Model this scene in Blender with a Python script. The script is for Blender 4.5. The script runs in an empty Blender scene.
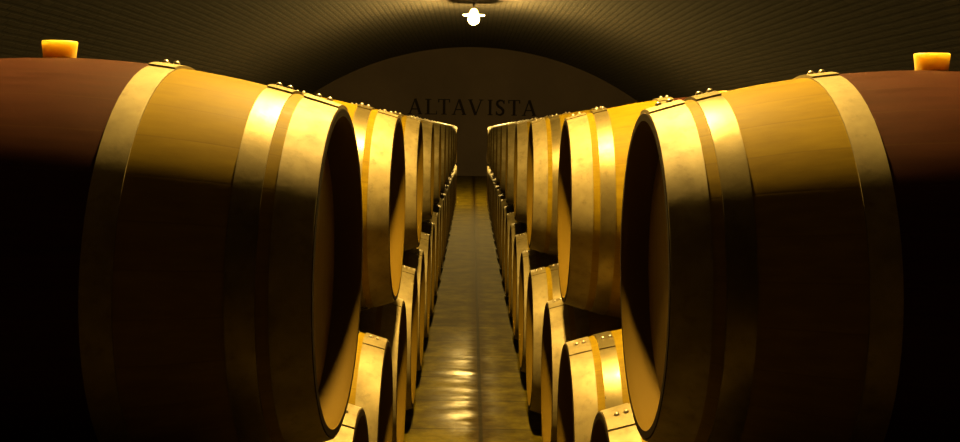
import bpy, bmesh, math, random
from mathutils import Vector, Matrix
random.seed(7)
PI = math.pi
scene = bpy.context.scene
col = scene.collection

# ------------------------------------------------------------------ dimensions
CAM_Z = 1.2230                  # eye height above the floor
R_BILGE, R_END, HALF = 0.358, 0.278, 0.496
HEAD_X = HALF - 0.050          # plane of the recessed head
Z_LOW = R_BILGE
Z_UP = Z_LOW + 0.6205
PAIR = 0.3586                  # half spacing of the two lower barrels under an upper one
UP_Y = [1.905, 3.365] + [4.90 + 1.53 * i for i in range(9)]
Y_END = 29.0
LAMP_Y = (2.84, 18.5)
LAMP_X = 0.0
LAMP_Z = CAM_Z + 1.935

# ------------------------------------------------------------------ helpers
def link(o):
    col.objects.link(o); return o

def obj(name, bm, mat, parent=None, angle=None):
    me = bpy.data.meshes.new(name)
    bm.normal_update(); bm.to_mesh(me); bm.free()
    if angle is not None:
        for p in me.polygons: p.use_smooth = True
        me.set_sharp_from_angle(angle=math.radians(angle))
    me.materials.append(mat)
    o = link(bpy.data.objects.new(name, me))
    if parent: o.parent = parent
    return o

def thing(name, label, cat, loc=(0, 0, 0), group=None):
    o = link(bpy.data.objects.new(name, None))
    o.empty_display_size = 0.1
    o.location = loc; o['label'] = label; o['category'] = cat
    if group: o['group'] = group
    return o

def tag(o, label, cat, group=None):
    o['label'] = label; o['category'] = cat
    if group: o['group'] = group

def struct(name, bm, mat, angle=None):
    o = obj(name, bm, mat, None, angle); o['kind'] = 'structure'; return o

def box(bm, x0, x1, y0, y1, z0, z1):
    r = bmesh.ops.create_cube(bm, size=1.0)
    for v in r['verts']:
        v.co = Vector((x0 + (v.co.x + .5) * (x1 - x0), y0 + (v.co.y + .5) * (y1 - y0), z0 + (v.co.z + .5) * (z1 - z0)))
    return r['verts']

def lathe_z(bm, prof, n=40):
    """surface of revolution about z from (r, z) pairs, closed at r=0 ends"""
    rings = []
    for r, z in prof:
        if r < 1e-6: rings.append([bm.verts.new((0, 0, z))])
        else: rings.append([bm.verts.new((r * math.cos(2 * PI * i / n), r * math.sin(2 * PI * i / n), z)) for i in range(n)])
    for a, b in zip(rings, rings[1:]):
        for i in range(n):
            j = (i + 1) % n
            if len(a) == 1 and len(b) == 1: continue
            if len(a) == 1: bm.faces.new((a[0], b[j], b[i]))
            elif len(b) == 1: bm.faces.new((a[i], a[j], b[0]))
            else: bm.faces.new((a[i], a[j], b[j], b[i]))
    bmesh.ops.recalc_face_normals(bm, faces=bm.faces[:])

def prism(bm, pts, y0, y1):
    """polygon in the xz plane extruded from y0 to y1"""
    f = [bm.verts.new((x, y0, z)) for x, z in pts]
    b = [bm.verts.new((x, y1, z)) for x, z in pts]
    bm.faces.new(f); bm.faces.new(b[::-1])
    for i in range(len(pts)):
        j = (i + 1) % len(pts)
        bm.faces.new((f[j], f[i], b[i], b[j]))
    bmesh.ops.recalc_face_normals(bm, faces=bm.faces[:])

def rprof(x):
    return R_BILGE - (R_BILGE - R_END) * (x / HALF) ** 2

# ------------------------------------------------------------------ materials
ALB = .68          # base colours darkened overall, so less light bounces and shadows deepen
class NT:
    def __init__(s, name):
        s.m = bpy.data.materials.new(name); s.m.use_nodes = True
        s.t = s.m.node_tree; s.t.nodes.clear()
        s.out = s.t.nodes.new('ShaderNodeOutputMaterial')
        s.b = s.t.nodes.new('ShaderNodeBsdfPrincipled')
        s.l(s.b.outputs[0], s.out.inputs[0])
    def n(s, typ, **kw):
        nd = s.t.nodes.new(typ)
        for k, v in kw.items(): setattr(nd, k, v)
        return nd
    def l(s, a, b): s.t.links.new(a, b)
    def put(s, v, sock):
        if hasattr(v, 'is_linked') or hasattr(v, 'links'): s.l(v, sock)
        else: sock.default_value = v
    def math(s, op, a, b=None, c=None, clamp=False):
        nd = s.n('ShaderNodeMath', operation=op, use_clamp=clamp)
        for i, v in enumerate((a, b, c)):
            if v is not None: s.put(v, nd.inputs[i])
        return nd.outputs[0]
    def mix(s, f, a, b, blend='MIX'):
        nd = s.n('ShaderNodeMix', data_type='RGBA', blend_type=blend)
        s.put(f, nd.inputs[0])
        for v, i in ((a, 6), (b, 7)):
            s.put(tuple(q * ALB for q in v) + (1,) if isinstance(v, tuple) and len(v) == 3 else v, nd.inputs[i])
        return nd.outputs[2]
    def ramp(s, v, lo, hi, a=0.0, b=1.0):
        nd = s.n('ShaderNodeMapRange', clamp=True)
        s.put(v, nd.inputs[0])
        for i, q in enumerate((lo, hi, a, b)): nd.inputs[1 + i].default_value = q
        return nd.outputs[0]
    def noise(s, vec, scale, detail=4, rough=.55, dim='3D'):
        nd = s.n('ShaderNodeTexNoise', noise_dimensions=dim)
        if vec is not None: s.l(vec, nd.inputs['Vector'])
        nd.inputs['Scale'].default_value = scale; nd.inputs['Detail'].default_value = detail
        nd.inputs['Roughness'].default_value = rough
        return nd.outputs[0]
    def mapping(s, vec, scale=(1, 1, 1), loc=None):
        nd = s.n('ShaderNodeMapping'); s.l(vec, nd.inputs[0])
        nd.inputs['Scale'].default_value = scale
        if loc is not None: s.put(loc, nd.inputs['Location'])
        return nd.outputs[0]
    def bump(s, h, strength, dist=.01):
        nd = s.n('ShaderNodeBump'); s.l(h, nd.inputs['Height'])
        nd.inputs['Strength'].default_value = strength; nd.inputs['Distance'].default_value = dist
        s.l(nd.outputs[0], s.b.inputs['Normal'])

def simple(name, c, rough=.5, metal=0.0, emit=None, strength=0, spec=.5):
    t = NT(name); t.b.inputs['Base Color'].default_value = tuple(q * ALB for q in c) + (1,)
    t.b.inputs['Roughness'].default_value = rough; t.b.inputs['Metallic'].default_value = metal; t.b.inputs['Specular IOR Level'].default_value = spec
    if emit:
        t.b.inputs['Emission Color'].default_value = emit + (1,); t.b.inputs['Emission Strength'].default_value = strength
    return t.m

OAK = (.56, .315, .050)
def oak_staves():
    t = NT('oak_staves')
    tc = t.n('ShaderNodeTexCoord'); oi = t.n('ShaderNodeObjectInfo')
    uv = t.n('ShaderNodeSeparateXYZ'); t.l(tc.outputs['UV'], uv.inputs[0])
    pos = t.n('ShaderNodeSeparateXYZ'); t.l(tc.outputs['Object'], pos.inputs[0])
    k = t.math('MULTIPLY', uv.outputs[0], 30.0)
    fr = t.math('FRACT', k); idx = t.math('FLOOR', k)
    wn = t.n('ShaderNodeTexWhiteNoise', noise_dimensions='2D')
    cv = t.n('ShaderNodeCombineXYZ'); t.l(idx, cv.inputs[0]); t.l(oi.outputs['Random'], cv.inputs[1]); t.l(cv.outputs[0], wn.inputs['Vector'])
    off = t.n('ShaderNodeVectorMath', operation='SCALE'); t.l(wn.outputs['Color'], off.inputs[0]); off.inputs['Scale'].default_value = 9.0
    grain = t.noise(t.mapping(tc.outputs['Object'], (5, 60, 60), off.outputs[0]), 1.0, 5, .6)
    blot = t.noise(t.mapping(tc.outputs['Object'], (2.5, 5, 5), off.outputs[0]), 1.0, 3, .5)
    c = t.mix(t.ramp(grain, .3, .7), (.205, .134, .003), (.285, .194, .006))
    c = t.mix(t.ramp(wn.outputs['Value'], 0, 1, 0, .35), c, (.225, .148, .005))
    c = t.mix(t.ramp(blot, .45, .75, 0, .35), c, (.145, .082, .004))
    # wine-stained band around the belly
    ax = t.math('ABSOLUTE', pos.outputs[0])
    wob = t.math('MULTIPLY', t.math('SUBTRACT', blot, .5), .012)
    red = t.ramp(t.math('ADD', ax, wob), .185, .195, 1, 0)
    rc = t.mix(t.ramp(grain, .3, .7), (.042, .0115, .005), (.062, .0175, .0075))
    c = t.mix(red, c, rc)
    edge = t.math('MINIMUM', fr, t.math('SUBTRACT', 1.0, fr))
    joint = t.ramp(edge, .006, .03, 0, 1)
    c = t.mix(t.math('MULTIPLY', t.math('SUBTRACT', 1.0, joint), .22), c, (.10, .05, .01))
    t.l(c, t.b.inputs['Base Color'])
    t.l(t.ramp(grain, .2, .8, .50, .65), t.b.inputs['Roughness'])
    t.b.inputs['Specular IOR Level'].default_value = .05
    h = t.math('ADD', t.math('MULTIPLY', joint, .6), t.math('MULTIPLY', grain, .35))
    t.bump(h, .04, .002)
    return t.m

def oak_head():
    t = NT('oak_head_boards')
    tc = t.n('ShaderNodeTexCoord'); oi = t.n('ShaderNodeObjectInfo')
    pos = t.n('ShaderNodeSeparateXYZ'); t.l(tc.outputs['Object'], pos.inputs[0])
    k = t.math('ADD', t.math('MULTIPLY', pos.outputs[1], 12.0), 40.3)
    fr = t.math('FRACT', k); idx = t.math('FLOOR', k)
    wn = t.n('ShaderNodeTexWhiteNoise', noise_dimensions='2D')
    cv = t.n('ShaderNodeCombineXYZ'); t.l(idx, cv.inputs[0]); t.l(oi.outputs['Random'], cv.inputs[1]); t.l(cv.outputs[0], wn.inputs['Vector'])
    off = t.n('ShaderNodeVectorMath', operation='SCALE'); t.l(wn.outputs['Color'], off.inputs[0]); off.inputs['Scale'].default_value = 9.0
    grain = t.noise(t.mapping(tc.outputs['Object'], (20, 70, 5), off.outputs[0]), 1.0, 5, .6)
    c = t.mix(t.ramp(grain, .3, .7), (.175, .105, .004), (.24, .15, .007))
    c = t.mix(t.ramp(wn.outputs['Value'], 0, 1, 0, .4), c, (.18, .105, .005))
    edge = t.math('MINIMUM', fr, t.math('SUBTRACT', 1.0, fr))
    joint = t.ramp(edge, .008, .03, 0, 1)
    c = t.mix(t.math('MULTIPLY', t.math('SUBTRACT', 1.0, joint), .25), c, (.12, .06, .01))
    t.l(c, t.b.inputs['Base Color']); t.b.inputs['Roughness'].default_value = .5; t.b.inputs['Specular IOR Level'].default_value = .2
    t.bump(t.math('ADD', t.math('MULTIPLY', joint, .5), t.math('MULTIPLY', grain, .3)), .2, .003)
    return t.m

def steel_hoop(name, rough, metal, gain=1.0):
    t = NT(name)
    tc = t.n('ShaderNodeTexCoord'); oi = t.n('ShaderNodeObjectInfo')
    off = t.n('ShaderNodeVectorMath', operation='SCALE')
    cv = t.n('ShaderNodeCombineXYZ')
    for i in range(3): t.l(oi.outputs['Random'], cv.inputs[i])
    t.l(cv.outputs[0], off.inputs[0]); off.inputs['Scale'].default_value = 13.0
    v = t.mapping(tc.outputs['Object'], (1, 1, 1), off.outputs[0])
    big = t.noise(v, 11.0, 4, .6); fine = t.noise(v, 38.0, 4, .65)
    c = t.mix(t.ramp(big, .3, .7), tuple(gain * q for q in (.32, .262, .120)), tuple(gain * q for q in (.18, .142, .056)))
    c = t.mix(t.ramp(fine, .54, .74, 0, .5), c, (.11, .082, .033))
    t.l(c, t.b.inputs['Base Color'])
    t.b.inputs['Metallic'].default_value = metal
    f = t.math('ADD', t.math('MULTIPLY', big, .6), t.math('MULTIPLY', fine, .4))
    r = t.math('ADD', t.ramp(f, .3, .7, rough, rough + .18), t.math('MULTIPLY', oi.outputs['Random'], .10))
    t.l(r, t.b.inputs['Roughness'])
    t.bump(fine, .12, .003)
    return t.m

def brick(name, c1, c2, mortar, vert=False):
    t = NT(name)
    tc = t.n('ShaderNodeTexCoord')
    br = t.n('ShaderNodeTexBrick', offset=.5)
    warp = t.noise(tc.outputs['UV'], 3.0, 2, .5)
    wv = t.n('ShaderNodeVectorMath', operation='ADD')
    sc = t.n('ShaderNodeCombineXYZ'); t.l(t.math('MULTIPLY', t.math('SUBTRACT', warp, .5), .03), sc.inputs[1])
    t.l(tc.outputs['UV'], wv.inputs[0]); t.l(sc.outputs[0], wv.inputs[1])
    t.l(wv.outputs[0], br.inputs['Vector'])
    br.inputs['Color1'].default_value = tuple(q * ALB for q in c1) + (1,); br.inputs['Color2'].default_value = tuple(q * ALB for q in c2) + (1,)
    br.inputs['Mortar'].default_value = tuple(q * ALB for q in mortar) + (1,)
    br.inputs['Scale'].default_value = 1.0; br.inputs['Mortar Size'].default_value = .020
    br.inputs['Mortar Smooth'].default_value = .35; br.inputs['Bias'].default_value = 0
    br.inputs['Brick Width'].default_value = .29; br.inputs['Row Height'].default_value = .092
    n1 = t.noise(tc.outputs['UV'], .8, 4, .6); n2 = t.noise(tc.outputs['UV'], 30.0, 3, .6)
    c = t.mix(t.ramp(n1, .4, .7, 0, .6), br.outputs['Color'], tuple(x * .55 for x in c1))
    c = t.mix(t.ramp(n2, .35, .7, 0, .45), c, tuple(q * .6 for q in c2))
    t.l(c, t.b.inputs['Base Color']); t.b.inputs['Roughness'].default_value = .85
    h = t.math('ADD', t.math('MULTIPLY', t.math('SUBTRACT', 1.0, br.outputs['Fac']), 1.0), t.math('MULTIPLY', n2, .35))
    t.bump(h, .45, .010)
    return t.m

def plaster():
    t = NT('end_wall_plaster'); tc = t.n('ShaderNodeTexCoord')
    n1 = t.noise(tc.outputs['Object'], .7, 5, .6); n2 = t.noise(tc.outputs['Object'], 12, 4, .6)
    c = t.mix(t.ramp(n1, .35, .7), (.072, .052, .040), (.048, .034, .026))
    c = t.mix(t.ramp(n2, .4, .7, 0, .4), c, (.06, .04, .028))
    t.l(c, t.b.inputs['Base Color']); t.b.inputs['Roughness'].default_value = .9
    t.bump(n2, .3, .01)
    return t.m

def concrete():
    t = NT('worn_concrete_floor'); tc = t.n('ShaderNodeTexCoord')
    p = t.n('ShaderNodeSeparateXYZ'); t.l(tc.outputs['Object'], p.inputs[0])
    n1 = t.noise(tc.outputs['Object'], 4.5, 6, .65); n2 = t.noise(tc.outputs['Object'], 22, 5, .65)
    streak = t.noise(t.mapping(tc.outputs['Object'], (4.0, 9, 1)), 1.0, 5, .65)
    c = t.mix(t.ramp(n1, .38, .60), (.125, .098, .004), (.040, .029, .002))
    c = t.mix(t.ramp(n2, .45, .75, 0, .5), c, (.055, .036, .010))
    # long central joint and cross joints
    dx = t.math('ABSOLUTE', t.math('SUBTRACT', p.outputs[0], t.math('ADD', .052, t.math('MULTIPLY', t.math('SUBTRACT', n1, .5), .012))))
    seam = t.ramp(dx, .005, .011, 1, 0)
    ky = t.math('FRACT', t.math('ADD', t.math('MULTIPLY', p.outputs[1], 1 / .47), .45))
    dy = t.math('MINIMUM', ky, t.math('SUBTRACT', 1.0, ky))
    cross = t.ramp(dy, .008, .022, 1, 0)
    joint = t.math('MAXIMUM', seam, t.math('MULTIPLY', cross, .7))
    # ragged damp-dark stain beside the joint
    st = t.math('ADD', dx, t.math('MULTIPLY', t.math('SUBTRACT', streak, .5), .16))
    stain = t.ramp(st, .015, .065, 1, 0)
    c = t.mix(t.math('MULTIPLY', stain, .85), c, (.026, .014, .003))
    c = t.mix(t.math('MULTIPLY', joint, .9), c, (.008, .005, .002))
    t.l(c, t.b.inputs['Base Color'])
    # foot-worn shiny patch beside the joint, in ragged cross streaks
    wy = t.math('ABSOLUTE', t.math('SUBTRACT', p.outputs[1], 5.15))
    wx = t.math('ABSOLUTE', t.math('ADD', p.outputs[0], .025))
    wear = t.math('MULTIPLY', t.ramp(wy, .35, 1.9, 1, 0), t.ramp(wx, .03, .21, 1, 0))
    wear = t.math('MULTIPLY', wear, t.ramp(t.math('ADD', t.math('MULTIPLY', streak, .5), t.math('MULTIPLY', n1, .5)), .38, .60, .28, 1.0))
    wear = t.math('MULTIPLY', wear, t.math('SUBTRACT', 1.0, t.math('MULTIPLY', stain, .8)))
    r = t.math('SUBTRACT', .78, t.math('MULTIPLY', wear, .48))
    r = t.math('ADD', r, t.ramp(n2, .3, .7, -.04, .04))
    t.l(r, t.b.inputs['Roughness'])
    t.b.inputs['Specular IOR Level'].default_value = .30; t.b.inputs['IOR'].default_value = 1.22
    t.b.inputs['Specular Tint'].default_value = (1.0, .80, .10, 1)
    h = t.math('SUBTRACT', t.math('ADD', t.math('MULTIPLY', n2, .25), t.math('MULTIPLY', streak, .3)), t.math('MULTIPLY', joint, .9))
    t.bump(h, .10, .006)
    return t.m

def wood_plain(name, a, b):
    t = NT(name); tc = t.n('ShaderNodeTexCoord')
    g = t.noise(t.mapping(tc.outputs['Object'], (40, 4, 40)), 1.0, 4, .6)
    t.l(t.mix(t.ramp(g, .3, .7), a, b), t.b.inputs['Base Color']); t.b.inputs['Roughness'].default_value = .7
    t.bump(g, .15, .003)
    return t.m

def bung_mat():
    m = simple('amber_bung', (.66, .42, .05), .45)
    b = m.node_tree.nodes['Principled BSDF'] if 'Principled BSDF' in m.node_tree.nodes else [n for n in m.node_tree.nodes if n.type == 'BSDF_PRINCIPLED'][0]
    b.inputs['Subsurface Weight'].default_value = 1.0
    b.inputs['Subsurface Radius'].default_value = (1.0, .95, .6)
    b.inputs['Subsurface Scale'].default_value = .08
    return m

LIGHT = (1.0, .63, .155)
M_STAVE, M_HEAD, M_HOOP = oak_staves(), oak_head(), steel_hoop('galvanised_hoop_steel', .22, .68)
M_HOOP_DULL = steel_hoop('weathered_hoop_steel', .46, .38, 1.12)
M_CHIME = simple('dark_end_grain', (.020, .011, .003), .9, spec=.05)
M_CROZE = simple('shaded_oak_croze', (.115, .070, .003), .8, spec=.08)  # inside of the chime: oak darkened to paint in the recess shade
M_RIVET = simple('rivet_steel', (.62, .54, .42), .35, .8)
M_BUNG = bung_mat()
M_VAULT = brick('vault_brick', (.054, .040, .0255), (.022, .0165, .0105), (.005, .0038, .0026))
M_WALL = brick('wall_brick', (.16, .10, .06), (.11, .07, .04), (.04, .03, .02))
M_PLASTER, M_FLOOR = plaster(), concrete()
M_LETTER = simple('letter_black_paint', (.012, .009, .006), .9, spec=.1)
M_BULB = simple('glowing_globe', (1, .9, .7), .4, 0, LIGHT, 4400.0)
M_NECK = simple('glowing_milk_glass', (1, .9, .7), .4, 0, LIGHT, 14.0)
M_ENAMEL = simple('white_enamel', (.80, .76, .66), .35)
M_IRON = simple('dark_iron', (.05, .04, .03), .5, .6)

# ------------------------------------------------------------------ barrel
def staves_bm():
    bm = bmesh.new(); uvl = bm.loops.layers.uv.new('UVMap')
    n = 120
    xs = [-HALF + 2 * HALF * i / 24 for i in range(25)]
    prof = [(-HEAD_X + .004, R_END - .026), (-HALF + .012, R_END - .023), (-HALF, R_END - .014), (-HALF, R_END - .002)] + \
           [(x, rprof(x)) for x in xs[0:1]] + [(x, rprof(x)) for x in xs[1:-1]] + [(xs[-1], rprof(xs[-1]))] + \
           [(HALF, R_END - .002), (HALF, R_END - .014), (HALF - .012, R_END - .023), (HEAD_X - .004, R_END - .026)]
    # nudge the outer edge so that the arris is a small chamfer
    prof[4] = (-HALF + .002, rprof(HALF)); prof[-5] = (HALF - .002, rprof(HALF))
    rings = [[bm.verts.new((x, r * math.sin(2 * PI * i / n), r * math.cos(2 * PI * i / n))) for i in range(n)] for x, r in prof]
    for a in range(len(rings) - 1):
        for i in range(n):
            j = (i + 1) % n
            f = bm.faces.new((rings[a][i], rings[a][j], rings[a + 1][j], rings[a + 1][i]))
            us = (i / n, (i + 1) / n, (i + 1) / n, i / n); vs = (prof[a][0], prof[a][0], prof[a + 1][0], prof[a + 1][0])
            for lp, u, v in zip(f.loops, us, vs): lp[uvl].uv = (u, v)
    bmesh.ops.recalc_face_normals(bm, faces=bm.faces[:])
    for f in bm.faces:
        c = f.calc_center_median()
        rr = math.hypot(c.y, c.z)
        if rr < R_END - .010: f.material_index = 2
        elif abs(c.x) > HALF - .0015: f.material_index = 1
    # open tube closed by the heads: make the outside face outward
    if sum(f.normal.dot(Vector((0, f.calc_center_median().y, f.calc_center_median().z))) for f in bm.faces if abs(f.calc_center_median().x) < .2) < 0:
        bmesh.ops.reverse_faces(bm, faces=bm.faces[:])
    return bm

def head_bm(sign):
    bm = bmesh.new(); n = 60
    x1, x0 = sign * HEAD_X, sign * (HEAD_X - .020)
    prof = [(x0, 0), (x0, R_END - .025), (x1 - sign * .006, R_END - .0255), (x1, R_END - .040), (x1, 0)]
    rings = []
    for x, r in prof:
        if r == 0: rings.append([bm.verts.new((x, 0, 0))])
        else: rings.append([bm.verts.new((x, r * math.sin(2 * PI * i / n), r * math.cos(2 * PI * i / n))) for i in range(n)])
    for a, b in zip(rings, rings[1:]):
        for i in range(n):
            j = (i + 1) % n
            if len(a) == 1: bm.faces.new((a[0], b[i], b[j]))
            elif len(b) == 1: bm.faces.new((a[i], a[j], b[0]))
            else: bm.faces.new((a[i], a[j], b[j], b[i]))
    bmesh.ops.recalc_face_normals(bm, faces=bm.faces[:])
    return bm

def band(bm, xa, xb, lo, hi, t0, t1, n):
    """sheet-metal band on the stave surface between angles (radians, 0 = top, + = toward -y)"""
    full = abs(t1 - t0 - 2 * PI) < 1e-6
    xs = [xa + (xb - xa) * i / 3 for i in range(4)]
    sec = [(x, rprof(x) + hi) for x in xs] + [(x, rprof(x) + lo) for x in xs[::-1]]
    rings = []
    for i in range(n if full else n + 1):
        a = t0 + (t1 - t0) * i / n
        rings.append([bm.verts.new((x, -r * math.sin(a), r * math.cos(a))) for x, r in sec])
    m = len(sec)
    for i in range(n):
        A, B = rings[i], rings[(i + 1) % len(rings)]
        for k in range(m):
            bm.faces.new((A[k], A[(k + 1) % m], B[(k + 1) % m], B[k]))
    if not full:
        bm.faces.new(rings[0][::-1]); bm.faces.new(rings[-1])

def hoop_bm(x0, x1):
    bm = bmesh.new()
    band(bm, x0, x1, -.0008, .0020, 0, 2 * PI, 60)
    # riveted lap: the outer end runs over the hoop and stops on the near side
    band(bm, x0, x1, .0018, .0052, math.radians(-9), math.radians(12), 10)
    bmesh.ops.recalc_face_normals(bm, faces=bm.faces[:])
    return bm

def rivet_bm(x, deg):
    bm = bmesh.new()
    lathe_z(bm, [(0, .0060), (.003, .0056), (.0048, .0038), (.0060, .0012), (.0062, -.001), (0, -.001)], 14)
    a = math.radians(deg); r = rprof(x) + .005
    rot = Matrix.Rotation(a, 4, 'X')
    bmesh.ops.transform(bm, matrix=Matrix.Translation((x, -r * math.sin(a), r * math.cos(a))) @ rot, verts=bm.verts[:])
    return bm

HOOPS = [(.178, .223), (.375, .417), (.436, .4945)]
MESH = {}
def build_barrel():
    root = thing('wine_barrel', '', 'barrel', (0, 0, 0))
    def child(o): o.location = (0, 0, R_BILGE); return o
    st = child(obj('staves', staves_bm(), M_STAVE, root, 35))
    st.data.materials.append(M_CHIME); st.data.materials.append(M_CROZE)
    for s in (-1, 1):
        child(obj('head', head_bm(s), M_HEAD, root, 30))
    for s in (-1, 1):
        for a, b in HOOPS:
            x0, x1 = (s * a, s * b) if s > 0 else (s * b, s * a)
            h = child(obj('hoop', hoop_bm(x0, x1), M_HOOP, root, 30))
            c = (x0 + x1) / 2
            for d in (-.0095, .0095):
                rv = obj('rivet', rivet_bm(c + d - .004 * s, 1.5), M_RIVET, h, 40)
    bm = bmesh.new()
    lathe_z(bm, [(0, R_BILGE - .010), (.027, R_BILGE - .010), (.0275, R_BILGE + .006), (.0300, R_BILGE + .0275), (.0290, R_BILGE + .029), (0, R_BILGE + .029)], 28)
    child(obj('bung', bm, M_BUNG, root, 30))
    return root

proto = build_barrel()
first = [True]
def place(x, y, zc, label, group, roll, hoop_roll, wob, dull=False):   # dull: weathered end hoops, bung standing proud
    if first[0]:
        r = proto; first[0] = False
        pairs = [(c, list(c.children)) for c in list(r.children)]
        kids = [c for c, _ in pairs]
    else:
        r = proto.copy(); col.objects.link(r); kids = []
        for ch in list(proto.children):
            c = ch.copy(); col.objects.link(c); c.parent = r; kids.append(c)
            for g in ch.children:
                d = g.copy(); col.objects.link(d); d.parent = c
    r.location = (x, y, zc - R_BILGE); r['label'] = label; r['group'] = group
    r.rotation_euler = (0, 0, wob)
    if dull:
        for c in kids:
            xm = abs(sum(v.co.x for v in c.data.vertices) / len(c.data.vertices))
            if c.name.split('.')[0] == 'hoop' and (xm > HALF - .08 or xm < .3):
                c.material_slots[0].link = 'OBJECT'; c.material_slots[0].material = M_HOOP_DULL
    for c in kids:
        base = c.name.split('.')[0]
        if base == 'hoop': c.rotation_euler.x = math.radians(hoop_roll + random.uniform(-2, 2))
        elif base == 'head': c.rotation_euler.x = math.radians(roll + 90 * random.choice((0, 1)) + random.uniform(-25, 25))
        else: c.rotation_euler.x = math.radians(roll)
        if base == 'bung' and not dull: c.location.z = R_BILGE - .014
    return r

ORD = ['first', 'second', 'third', 'fourth', 'fifth', 'sixth', 'seventh', 'eighth', 'ninth', 'tenth', 'eleventh', 'twelfth',
       'thirteenth', 'fourteenth', 'fifteenth', 'sixteenth', 'seventeenth', 'eighteenth', 'nineteenth', 'twentieth', 'twenty-first', 'twenty-second']
N_UP = 11
YAW = {'left': (-2.0, -1.2, -.3), 'right': (-.1, -.4, 0)}
A_UP = {'left': [.221, .2225, .228, .228, .229, .230, .231, .232, .233, .234, .235],
        'right': [.2965, .284, .260, .256, .252, .250, .248, .246, .244, .242, .240]}
for side, sg in (('left', -1), ('right', 1)):
    for k in range(N_UP):
        a = A_UP[side][k]
        if k == 0:
            lab = f'nearest upper {side} oak barrel with wine-red stained middle and a tan bung on top'
        elif k == N_UP - 1:
            lab = f'farthest oak barrel at the far end of the upper {side} row'
        else:
            lab = f'{ORD[k]} oak barrel from the camera along the upper {side} row'
        place(sg * (a + HALF), UP_Y[k], Z_UP, lab, f'upper {side} row of barrels',
              random.uniform(-1.0, 1.0), random.uniform(-1.5, 1.5), math.radians(YAW[side][k] if k < 3 else random.uniform(-.3, .2)), dull=(k == 0))
    n_low = 2 * N_UP
    for k in range(n_low):
        y = UP_Y[k // 2] + (PAIR if k % 2 else -PAIR)
        if side == 'left': a = .223 + .012 * k / n_low
        else: a = [.277, .277, .2656, .263, .248][k] if k < 5 else .246
        if k == 0: lab = f'oak barrel holding up the front edge of the nearest upper {side} barrel'
        elif k == 1: lab = f'lower {side} oak barrel whose hoop top peeks in at the picture\'s bottom edge'
        elif k == n_low - 1: lab = f'farthest oak barrel at the far end of the lower {side} row'
        else: lab = f'{ORD[k - 1]} oak barrel in sight from the front along the lower {side} row'
        place(sg * (a + HALF), y, Z_LOW, lab, f'lower {side} row of barrels',
              random.uniform(-4, 4), random.uniform(2, 9), math.radians(random.uniform(-.2, .2)) if k > 4 else 0)

# ------------------------------------------------------------------ the vaulted cellar
H_CROWN = CAM_Z + 2.17
RAD = 7.6; XW = 4.9
Y_BACK = -9.0
def arch(x): return H_CROWN - (RAD - math.sqrt(RAD * RAD - x * x))
Z_SPRING = arch(XW)
def sheet(p):
    """p: list of (x, z, arclength), swept along y with uv in metres"""
    bm = bmesh.new(); uvl = bm.loops.layers.uv.new('UVMap')
    ys = [Y_BACK + (Y_END - Y_BACK) * i / 10 for i in range(11)]
    V = [[bm.verts.new((x, y, z)) for y in ys] for x, z, s in p]
    for i in range(len(p) - 1):
        for j in range(len(ys) - 1):
            f = bm.faces.new((V[i][j], V[i][j + 1], V[i + 1][j + 1], V[i + 1][j]))
            for lp, uv in zip(f.loops, ((ys[j], p[i][2]), (ys[j + 1], p[i][2]), (ys[j + 1], p[i + 1][2]), (ys[j], p[i + 1][2]))): lp[uvl].uv = uv
    return bm
th = math.asin(XW / RAD)
pts = []
for i in range(49):
    t = -th + 2 * th * i / 48
    pts.append((RAD * math.sin(t), H_CROWN - RAD + RAD * math.cos(t), RAD * (t + th)))
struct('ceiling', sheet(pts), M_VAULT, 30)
struct('wall_left', sheet([(-XW, 0, 0), (-XW, Z_SPRING, Z_SPRING)]), M_WALL)
struct('wall_right', sheet([(XW, 0, 0), (XW, Z_SPRING, Z_SPRING)]), M_WALL)
def end_wall(y):
    bm = bmesh.new()
    bm.faces.new([bm.verts.new(c) for c in [(-XW, y, 0), (XW, y, 0)] + [(x, y, z) for x, z, s in pts[::-1]]])
    return bm
struct('wall_back', end_wall(Y_END), M_PLASTER)
struct('wall_front', end_wall(Y_BACK), M_PLASTER)
bm = bmesh.new()
V = [bm.verts.new(c) for c in ((-XW, Y_BACK, 0), (XW, Y_BACK, 0), (XW, Y_END, 0), (-XW, Y_END, 0))]
bm.faces.new(V)
struct('floor', bm, M_FLOOR)

# ------------------------------------------------------------------ pendant lamps
def make_lamp():
    t = thing('pendant_lamp', '', 'lamp', (0, 0, 0))
    bm = bmesh.new()                                   # globe below the disc
    pr = [(0, -.170)] + [(.088 * math.cos(a), -.078 + .092 * math.sin(a)) for a in [math.radians(d) for d in range(-80, 51, 10)]] + [(.040, -.001), (0, -.001)]
    lathe_z(bm, pr, 28); obj('globe', bm, M_BULB, t, 50)
    bm = bmesh.new()                                   # flat enamel disc
    lathe_z(bm, [(0, .004), (.10, .006), (.178, -.002), (.186, -.010), (.184, -.012), (.176, -.006), (.10, .001), (0, -.0005)], 40)
    obj('disc_shade', bm, M_ENAMEL, t, 30)
    bm = bmesh.new()                                   # milk-glass collar above it
    lathe_z(bm, [(.072, .005), (.076, .034), (.060, .070), (.034, .096), (0, .104)], 24); obj('collar', bm, M_NECK, t, 50)
    bm = bmesh.new()
    lathe_z(bm, [(0, .100), (.012, .100), (.012, H_CROWN - LAMP_Z - .03), (.05, H_CROWN - LAMP_Z - .022), (.055, H_CROWN - LAMP_Z - .001), (0, H_CROWN - LAMP_Z - .001)], 16)
    obj('stem', bm, M_IRON, t, 40)
    return t
lp = make_lamp()
lp.location = (LAMP_X, LAMP_Y[1], LAMP_Z)
lp['label'] = 'glowing pendant lamp with round globe and flat disc under the vault crown'
lp['group'] = 'pendant lamps along the vault crown'
l2 = lp.copy(); col.objects.link(l2)
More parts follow.
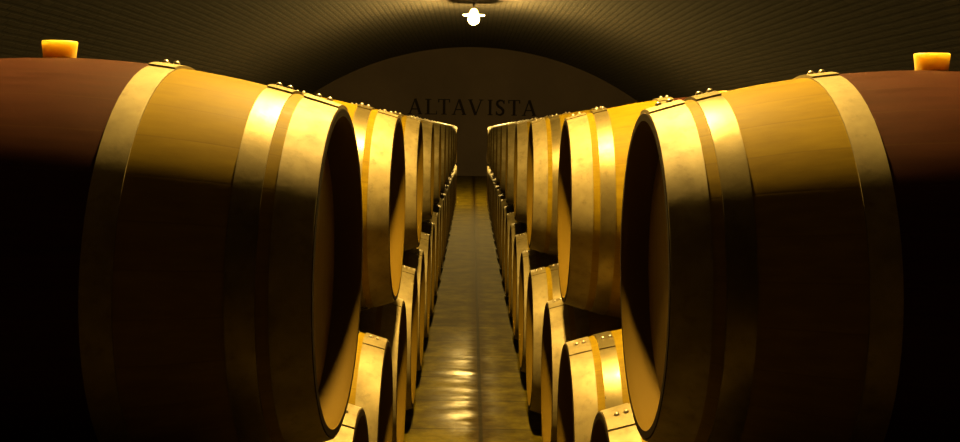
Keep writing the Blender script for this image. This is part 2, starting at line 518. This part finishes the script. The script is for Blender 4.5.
for ch in list(lp.children):
    c = ch.copy(); col.objects.link(c); c.parent = l2
l2.location = (LAMP_X, LAMP_Y[0], LAMP_Z)
l2['label'] = 'pendant lamp overhead, above the frame, lighting the nearest barrels'

# ------------------------------------------------------------------ lettering on the end wall
def seg(p, q, w, name_bm):
    d = (Vector(q) - Vector(p)).normalized(); nrm = Vector((-d.y, d.x)) * w / 2
    prism(name_bm, [tuple(Vector(p) + nrm), tuple(Vector(q) + nrm), tuple(Vector(q) - nrm), tuple(Vector(p) - nrm)], -.03, 0)
def bx(bm, x0, x1, z0, z1): prism(bm, [(x0, z0), (x1, z0), (x1, z1), (x0, z1)], -.03, 0)
def letter(ch, w, h):
    bm = bmesh.new(); th, tn, sf = h * .17, h * .08, h * .055
    if ch == 'A':
        seg((w * .12, 0), (w * .5, h), tn, bm); seg((w * .5, h), (w * .88, 0), th, bm)
        bx(bm, w * .24, w * .78, h * .30, h * .37)
        bx(bm, -.02 * w, w * .27, 0, sf); bx(bm, w * .70, w * 1.02, 0, sf)
    elif ch == 'V':
        seg((w * .12, h), (w * .5, 0), th, bm); seg((w * .5, 0), (w * .88, h), tn, bm)
        bx(bm, -.02 * w, w * .30, h - sf, h); bx(bm, w * .72, w * 1.02, h - sf, h)
    elif ch == 'L':
        bx(bm, w * .15, w * .15 + th, 0, h); bx(bm, 0, w, 0, sf); bx(bm, 0, w * .15 + th + w * .15, h - sf, h)
        prism(bm, [(w - tn, 0), (w, 0), (w, h * .26), (w - tn * .3, h * .26)], -.03, 0)
    elif ch == 'T':
        bx(bm, w * .5 - th / 2, w * .5 + th / 2, 0, h); bx(bm, 0, w, h - sf, h); bx(bm, w * .28, w * .72, 0, sf)
        for x in (0, w - tn): bx(bm, x, x + tn, h * .78, h)
    elif ch == 'I':
        bx(bm, w * .5 - th / 2, w * .5 + th / 2, 0, h); bx(bm, 0, w, 0, sf); bx(bm, 0, w, h - sf, h)
    elif ch == 'S':
        c = [(.88, .80), (.72, .95), (.48, .97), (.24, .88), (.18, .72), (.34, .58), (.62, .46), (.82, .32), (.80, .14), (.56, .03), (.30, .04), (.12, .18)]
        P = [(x * w, z * h) for x, z in c]
        for i, (p, q) in enumerate(zip(P, P[1:])):
            u = i / (len(P) - 2); ww = tn + (th - tn) * math.sin(PI * u)
            d = (Vector(q) - Vector(p)) * .12
            seg(tuple(Vector(p) - d), tuple(Vector(q) + d), ww, bm)
        bx(bm, .84 * w, .84 * w + tn * .8, h * .74, h * .98); bx(bm, .08 * w, .08 * w + tn * .8, h * .02, h * .26)
    return bm
sc_px = Y_END / 1100.0
sign = thing('wall_lettering', 'dark serif capital letters across the end wall below the vault', 'lettering', (0, Y_END - .002, CAM_Z + 14.5 * sc_px))
for ch, xa, xb in (('A', 408, 422), ('L', 425, 437), ('T', 438, 450), ('A', 452, 466), ('V', 468, 483), ('I', 487.5, 492.5), ('S', 495, 505), ('T', 508, 520), ('A', 522, 536)):
    o = obj('letter', letter(ch, (xb - xa) * sc_px, 15.5 * sc_px), M_LETTER, sign)
    o.location = ((xa - 472.4) * sc_px, 0, 0)

# ------------------------------------------------------------------ camera, world, view
cd = bpy.data.cameras.new('camera'); cam = link(bpy.data.objects.new('camera', cd))
cd.sensor_width = 36.0; cd.lens = 1100.0 / 960 * 36
cd.shift_x = (480 - 472.2) / 960.0
cd.shift_y = -(221 - 129.5) / 960.0
cd.clip_start = .05
cam.location = (0, 0, CAM_Z)
cam.rotation_euler = (PI / 2, -.0145, 0)
scene.camera = cam
w = bpy.data.worlds.new('dark'); scene.world = w; w.use_nodes = True
w.node_tree.nodes['Background'].inputs[0].default_value = (0, 0, 0, 1)
scene.view_settings.view_transform = 'Standard'; scene.view_settings.look = 'None'
scene.view_settings.exposure = 0.0; scene.view_settings.gamma = 1.0
scene.view_settings.use_curve_mapping = False
scene.cycles.max_bounces = 10; scene.cycles.diffuse_bounces = 3; scene.cycles.glossy_bounces = 3
scene.cycles.use_denoising = True
